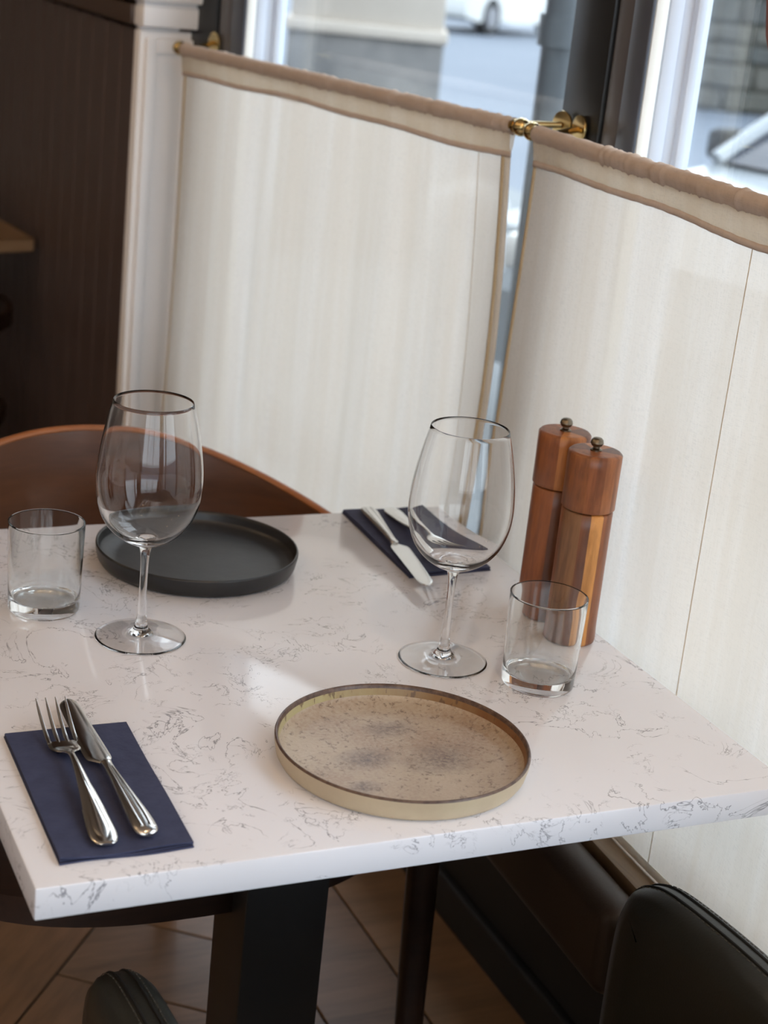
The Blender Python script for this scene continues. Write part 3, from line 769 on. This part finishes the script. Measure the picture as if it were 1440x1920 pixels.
# ------------------------------------------------------------------ next table at the left
c0 = on_z(65, 447, .785); dx_ = (on_z(0, 450, .785)-c0).normalized(); dy_ = V((-dx_.y, dx_.x, 0))
dy_ = (on_z(0, 403, .785)-c0).normalized()
t2 = thing('cafe_table', (c0.x-.35, c0.y+.3, 0), 'pale topped neighbouring table at the left edge by the boarded wall', 'table')
def q4(a, b_): p = c0+dx_*a+V((0,1,0))*b_+V((-.12,0,0))*b_; return (p.x, p.y)
P4 = [q4(.75,0), q4(0,0), q4(0,.7), q4(.75,.7)]
b = B(); prism(b, P4, .757, .785, .003); ob('tabletop', b, mottled('warm_lit_top', (.28,.17,.09), (.33,.21,.12), 6, .4), t2)  # the orange light on this top is put into its colour
cc = sum((V(p) for p in P4), V((0,0)))/4
b = B(); box(b, (cc.x-.045, cc.y-.045, .013), (cc.x+.045, cc.y+.045, .757), .003); ob('pedestal', b, M['black_metal'], t2)
b = B(); box(b, (cc.x-.2, cc.y-.2, .0), (cc.x+.2, cc.y+.2, .013), .003); ob('base_plate', b, M['black_metal'], t2)
# its chair: the curved arm below the table top
nc2 = thing('wooden_armchair', (c0.x-.28, c0.y-.02, 0), 'dark wooden armchair tucked under the neighbouring table at the left edge', 'chair')
hp = [on_z(u, v, .64) for u, v in ((-60,500),(0,506),(22,499),(34,492))]
b = B(); ctr = V((c0.x-.30, c0.y-.05, 0))
def sh2(u, v):
    a = math.radians(-118+236*u); p = V((ctr.x+.235*math.sin(a), ctr.y-.24*math.cos(a), .635+v*.05-.02*abs(math.sin(a))*v)); return p, V((math.sin(a), -math.cos(a), 0))
slab(b, sh2, 60, 6, .012); ob('back_shell', b, M['chairdark'], nc2)
b = B(); prism(b, [(ctr.x+.24*math.cos(a*PI/16), ctr.y+.02+.23*math.sin(a*PI/16)) for a in range(32)], .42, .45, .005); ob('seat', b, M['chairdark'], nc2)
for sx in (-1, 1):
    for sy in (-1, 1):
        b = B(); tube(b, [V((ctr.x+sx*.20, ctr.y+sy*.17, .001)), V((ctr.x+sx*.17, ctr.y+.02+sy*.15, .43))], [.011,.016], 10); ob('leg', b, M['chairdark'], nc2)

# ------------------------------------------------------------------ lamps (above and behind the camera)
bulbm = mat('warm_bulb', (1,.8,.5), .3, emit=(1.0,.69,.41), es=LAMP*12)
for i, (x, y, z) in enumerate([(-.35,-.35,2.25),(-1.75,1.5,2.45),(-1.5,-.6,2.4),(-.55,-1.5,2.4),(-1.3,-1.9,2.35),(-2.3,.3,2.4),(-2.2,-1.5,2.4),(-2.7,2.2,2.45)]):
    t = thing('pendant_lamp', (x, y, 2.795), ['bare bulb pendant above the near chair','bare bulb pendant left of the wooden armchair behind the table','bare bulb pendant left of the camera','bare bulb pendant behind the camera','bare bulb pendant far behind the camera','bare bulb pendant at the left of the room','bare bulb pendant in the back left corner of the room','bare bulb pendant at the far left of the room beyond the neighbouring table'][i], 'lamp', 'bare bulb pendant lamps')
    b = B(); tube(b, [V((x,y,2.793)), V((x,y,z+.07))], .002, 6); ob('cord', b, M['black_metal'], t)
    b = B(); lathe(b, [(0,.075),(.011,.075),(.013,.045),(.013,.036),(0,.036)], (x,y,z), 16); ob('socket', b, M['brass'], t)
    b = B(); lathe(b, [(0,.040),(.010,.038),(.014,.028),(.024,.008),(.027,-.006),(.022,-.022),(.012,-.031),(0,-.034)], (x,y,z), 14); ob('bulb', b, bulbm, t)

# ------------------------------------------------------------------ outdoors
GZ = -.15
b = B(); box(b, (-60,-60,GZ-.3), (140,140,GZ)); struct('ground', b, M['street'], label='pale asphalt street outside')
b = B()
k0 = on_z(560, 60, GZ+.1)
box(b, (.31,-30,GZ), (4.6,60,GZ+.08), .01); struct('trim_5', b, M['pave'], label='pale pavement along the front of the building')
def car(loc, rz, paint, label):
    t = thing('car', (0,0,0), label, 'car', 'cars parked in the street')
    Wd = .86
    side = [(-2.1,.32),(-2.12,.55),(-2.05,.78),(-1.9,.90),(-1.2,.96),(0,.97),(.85,.95),(1.6,.86),(1.98,.74),(2.1,.55),(2.08,.30),(1.75,.24)]
    # wheel arches
    def arch(cx): return [(cx+.37*math.cos(a), .33+.37*math.sin(a)) for a in [math.radians(x) for x in (-10,20,50,80,110,140,170,190)]]
    prof = side+arch(1.30)+[(.4,.22),(-.4,.22)]+arch(-1.28)+[(-1.75,.24)]
    b = B(); a_ = [b.verts.new((x, -Wd, z)) for x, z in prof]; c_ = [b.verts.new((x, Wd, z)) for x, z in prof]; n = len(prof)
    fs = [b.faces.new(a_), b.faces.new(c_[::-1])]
    for i in range(n): b.faces.new((a_[i], c_[i], c_[(i+1) % n], a_[(i+1) % n]))
    for v in b.verts:
        if v.co.z > .8: v.co.y *= .93
        if abs(v.co.x) > 1.9: v.co.y *= .86
    ob('body', b, paint, t, shift=False, ang=30)
    def loft(name, secs, m, par):
        b = B(); rings = [[b.verts.new((x, sgn*y, z)) for x, y, z, sgn in r] for r in secs]
        for A_, C_ in zip(rings, rings[1:]):
            for k in range(4): b.faces.new((A_[k], A_[(k+1) % 4], C_[(k+1) % 4], C_[k]))
        b.faces.new(rings[0][::-1]); b.faces.new(rings[-1]); return ob(name, b, m, par, shift=False)
    def rect(x0, x1, y, z): return [(x0,y,z,-1),(x1,y,z,-1),(x1,y,z,1),(x0,y,z,1)]
    loft('windows', [rect(-1.85,.98,.79,.95), rect(-1.45,.30,.64,1.36)], M['carglass'], t)
    loft('roof', [rect(-1.50,.36,.66,1.35), rect(-1.35,.20,.58,1.43), rect(-1.2,.05,.5,1.45)], paint, t)
    for sy in (-1, 1):
        for p, q in (((.98,.80,.95),(.33,.655,1.37)), ((-.35,.80,.95),(-.42,.66,1.37)), ((-1.87,.80,.95),(-1.47,.655,1.37))):
            b = B(); tube(b, [V((p[0], p[1]*sy, p[2])), V((q[0], q[1]*sy, q[2]))], .035, 8); ob('pillar', b, paint, t, shift=False)
        b = B(); box(b, (.72, sy*.86-.09, .93), (.88, sy*.86+.09, 1.05), .03); ob('side_mirror', b, paint if sy > 0 else M['rubber'], t, shift=False)
        b = B(); box(b, (1.90, sy*.62-.15, .60), (2.06, sy*.62+.12, .73), .03); ob('headlight', b, M['outwhite'], t, shift=False)
        for cx in (1.30, -1.28):
            b = B(); tube(b, [V((cx, sy*.66, .33)), V((cx, sy*.87, .33))], .33, 28); wh = ob('wheel', b, M['rubber'], t, shift=False)
            b = B(); tube(b, [V((cx, sy*.86, .33)), V((cx, sy*.885, .33))], [.215,.20], 24); ob('hubcap', b, M['alloy'], wh, shift=False)
    t.location = loc; t.rotation_euler.z = rz; return t
va = on_z(975, 68, GZ)          # ground point under the side of the far car
dirv = math.atan2(RT.y, RT.x)
ca = dirv+math.radians(58)
fwd = V((math.cos(ca), math.sin(ca), 0)); nrm_ = V((-fwd.y, fwd.x, 0))
car(va+nrm_*.86, ca, M['carpaint'], 'white car parked across the street, seen above the left curtain')
vb = CAMP+ray(1345, 290)*6.15
ah = math.atan2(-FW.y, -FW.x)+math.radians(-48)
fh = V((math.cos(ah), math.sin(ah), 0)); yh = V((-fh.y, fh.x, 0))
vb = vb-fh*.98+yh*.80
car(V((vb.x, vb.y, GZ)), ah, M['carsilver'], 'pale silver car outside the right window with dark windscreen')

# stone garden wall with single stones
S0 = on_z(1300, 205, GZ); sd = V((RT.x, RT.y, 0)).normalized(); sn = V((-sd.y, sd.x, 0))
gw = thing('garden_wall', S0, 'mossy grey stone wall across the street beyond the right window', 'wall')
Fw = frameM(S0, sd, sn)
b = B(); box(b, (-1.0,.10,0), (5.0,.6,3.0), 0, Fw); ob('mortar_core', b, M['moss'], gw)
row = 0; z = .02
while z < 2.9:
    h = random.uniform(.22,.34); x = -1.0+random.uniform(0,.3)
    while x < 4.9:
        l = random.uniform(.35,.75); b = B(); box(b, (x+.015, .0+random.uniform(0,.05), z+.012), (x+l-.015, .16, z+h-.012), .03, Fw, seg=1)
        ob('stone', b, random.choice(M['stone']), gw); x += l
    z += h
# rendered pillar seen through the left window
bp = CAMP+ray(687, 60)*8.0; pl = V((bp.x, bp.y, GZ)); Fq = frameM(pl, sd, sn)
op = thing('canopy_pillar', pl, 'wide beige and grey rendered pillar outside the left window', 'pillar')
b = B(); box(b, (-.375,0,.0), (.375,.5,1.14), .01, Fq); ob('plinth', b, M['render_g'], op)
b = B(); box(b, (-.39,-.02,1.14), (.39,.52,1.20), .01, Fq); ob('ledge', b, M['render_b'], op)
b = B(); box(b, (-.365,.01,1.20), (.365,.5,3.6), .01, Fq); ob('shaft', b, M['render_b'], op)
# galvanised post right outside
pp = CAMP+ray(1054, 100)*3.3
po = thing('post', (pp.x, pp.y, GZ+.08), 'pale galvanised round post outside, seen between the curtains', 'post')
b = B(); tube(b, [V((pp.x,pp.y,GZ+.08)), V((pp.x,pp.y,3.4))], .043, 24); ob('pole', b, M['pole'], po)
zc = (CAMP+ray(1054, 58)*3.3).z
b = B(); tube(b, [V((pp.x,pp.y,zc-.03)), V((pp.x,pp.y,zc+.03))], .052, 24); ob('collar', b, M['pole'], po)
# white mounds added to stand in for pale patches taken as a white car
for i, (u, v, r, lab) in enumerate([(972, 428, .13, 'small added white mound by the kerb, seen in the gap between the curtains'), (872, 400, .24, 'wide added white mound by the kerb behind the left curtain'), (952, 655, .05, 'low added white lump on the pavement near the window')]):
    c = on_z(u, v, GZ+.08)
    b = B(); bmesh.ops.create_icosphere(b, subdivisions=3, radius=1)
    for vt in b.verts:
        k = 1+.25*mnoise.noise(vt.co*1.7+V((i*3,0,0))); vt.co = V((vt.co.x*r*k*1.2, vt.co.y*r*k, max(-.02, vt.co.z)*r*k*.8))
    bmesh.ops.translate(b, verts=b.verts, vec=V((c.x, c.y, GZ+(.08 if c.x < 4.6 else 0)+.003)))
    tag(ob('white_mound', b, M['added_white']), lab, 'snow heap', 'added white mounds outside')
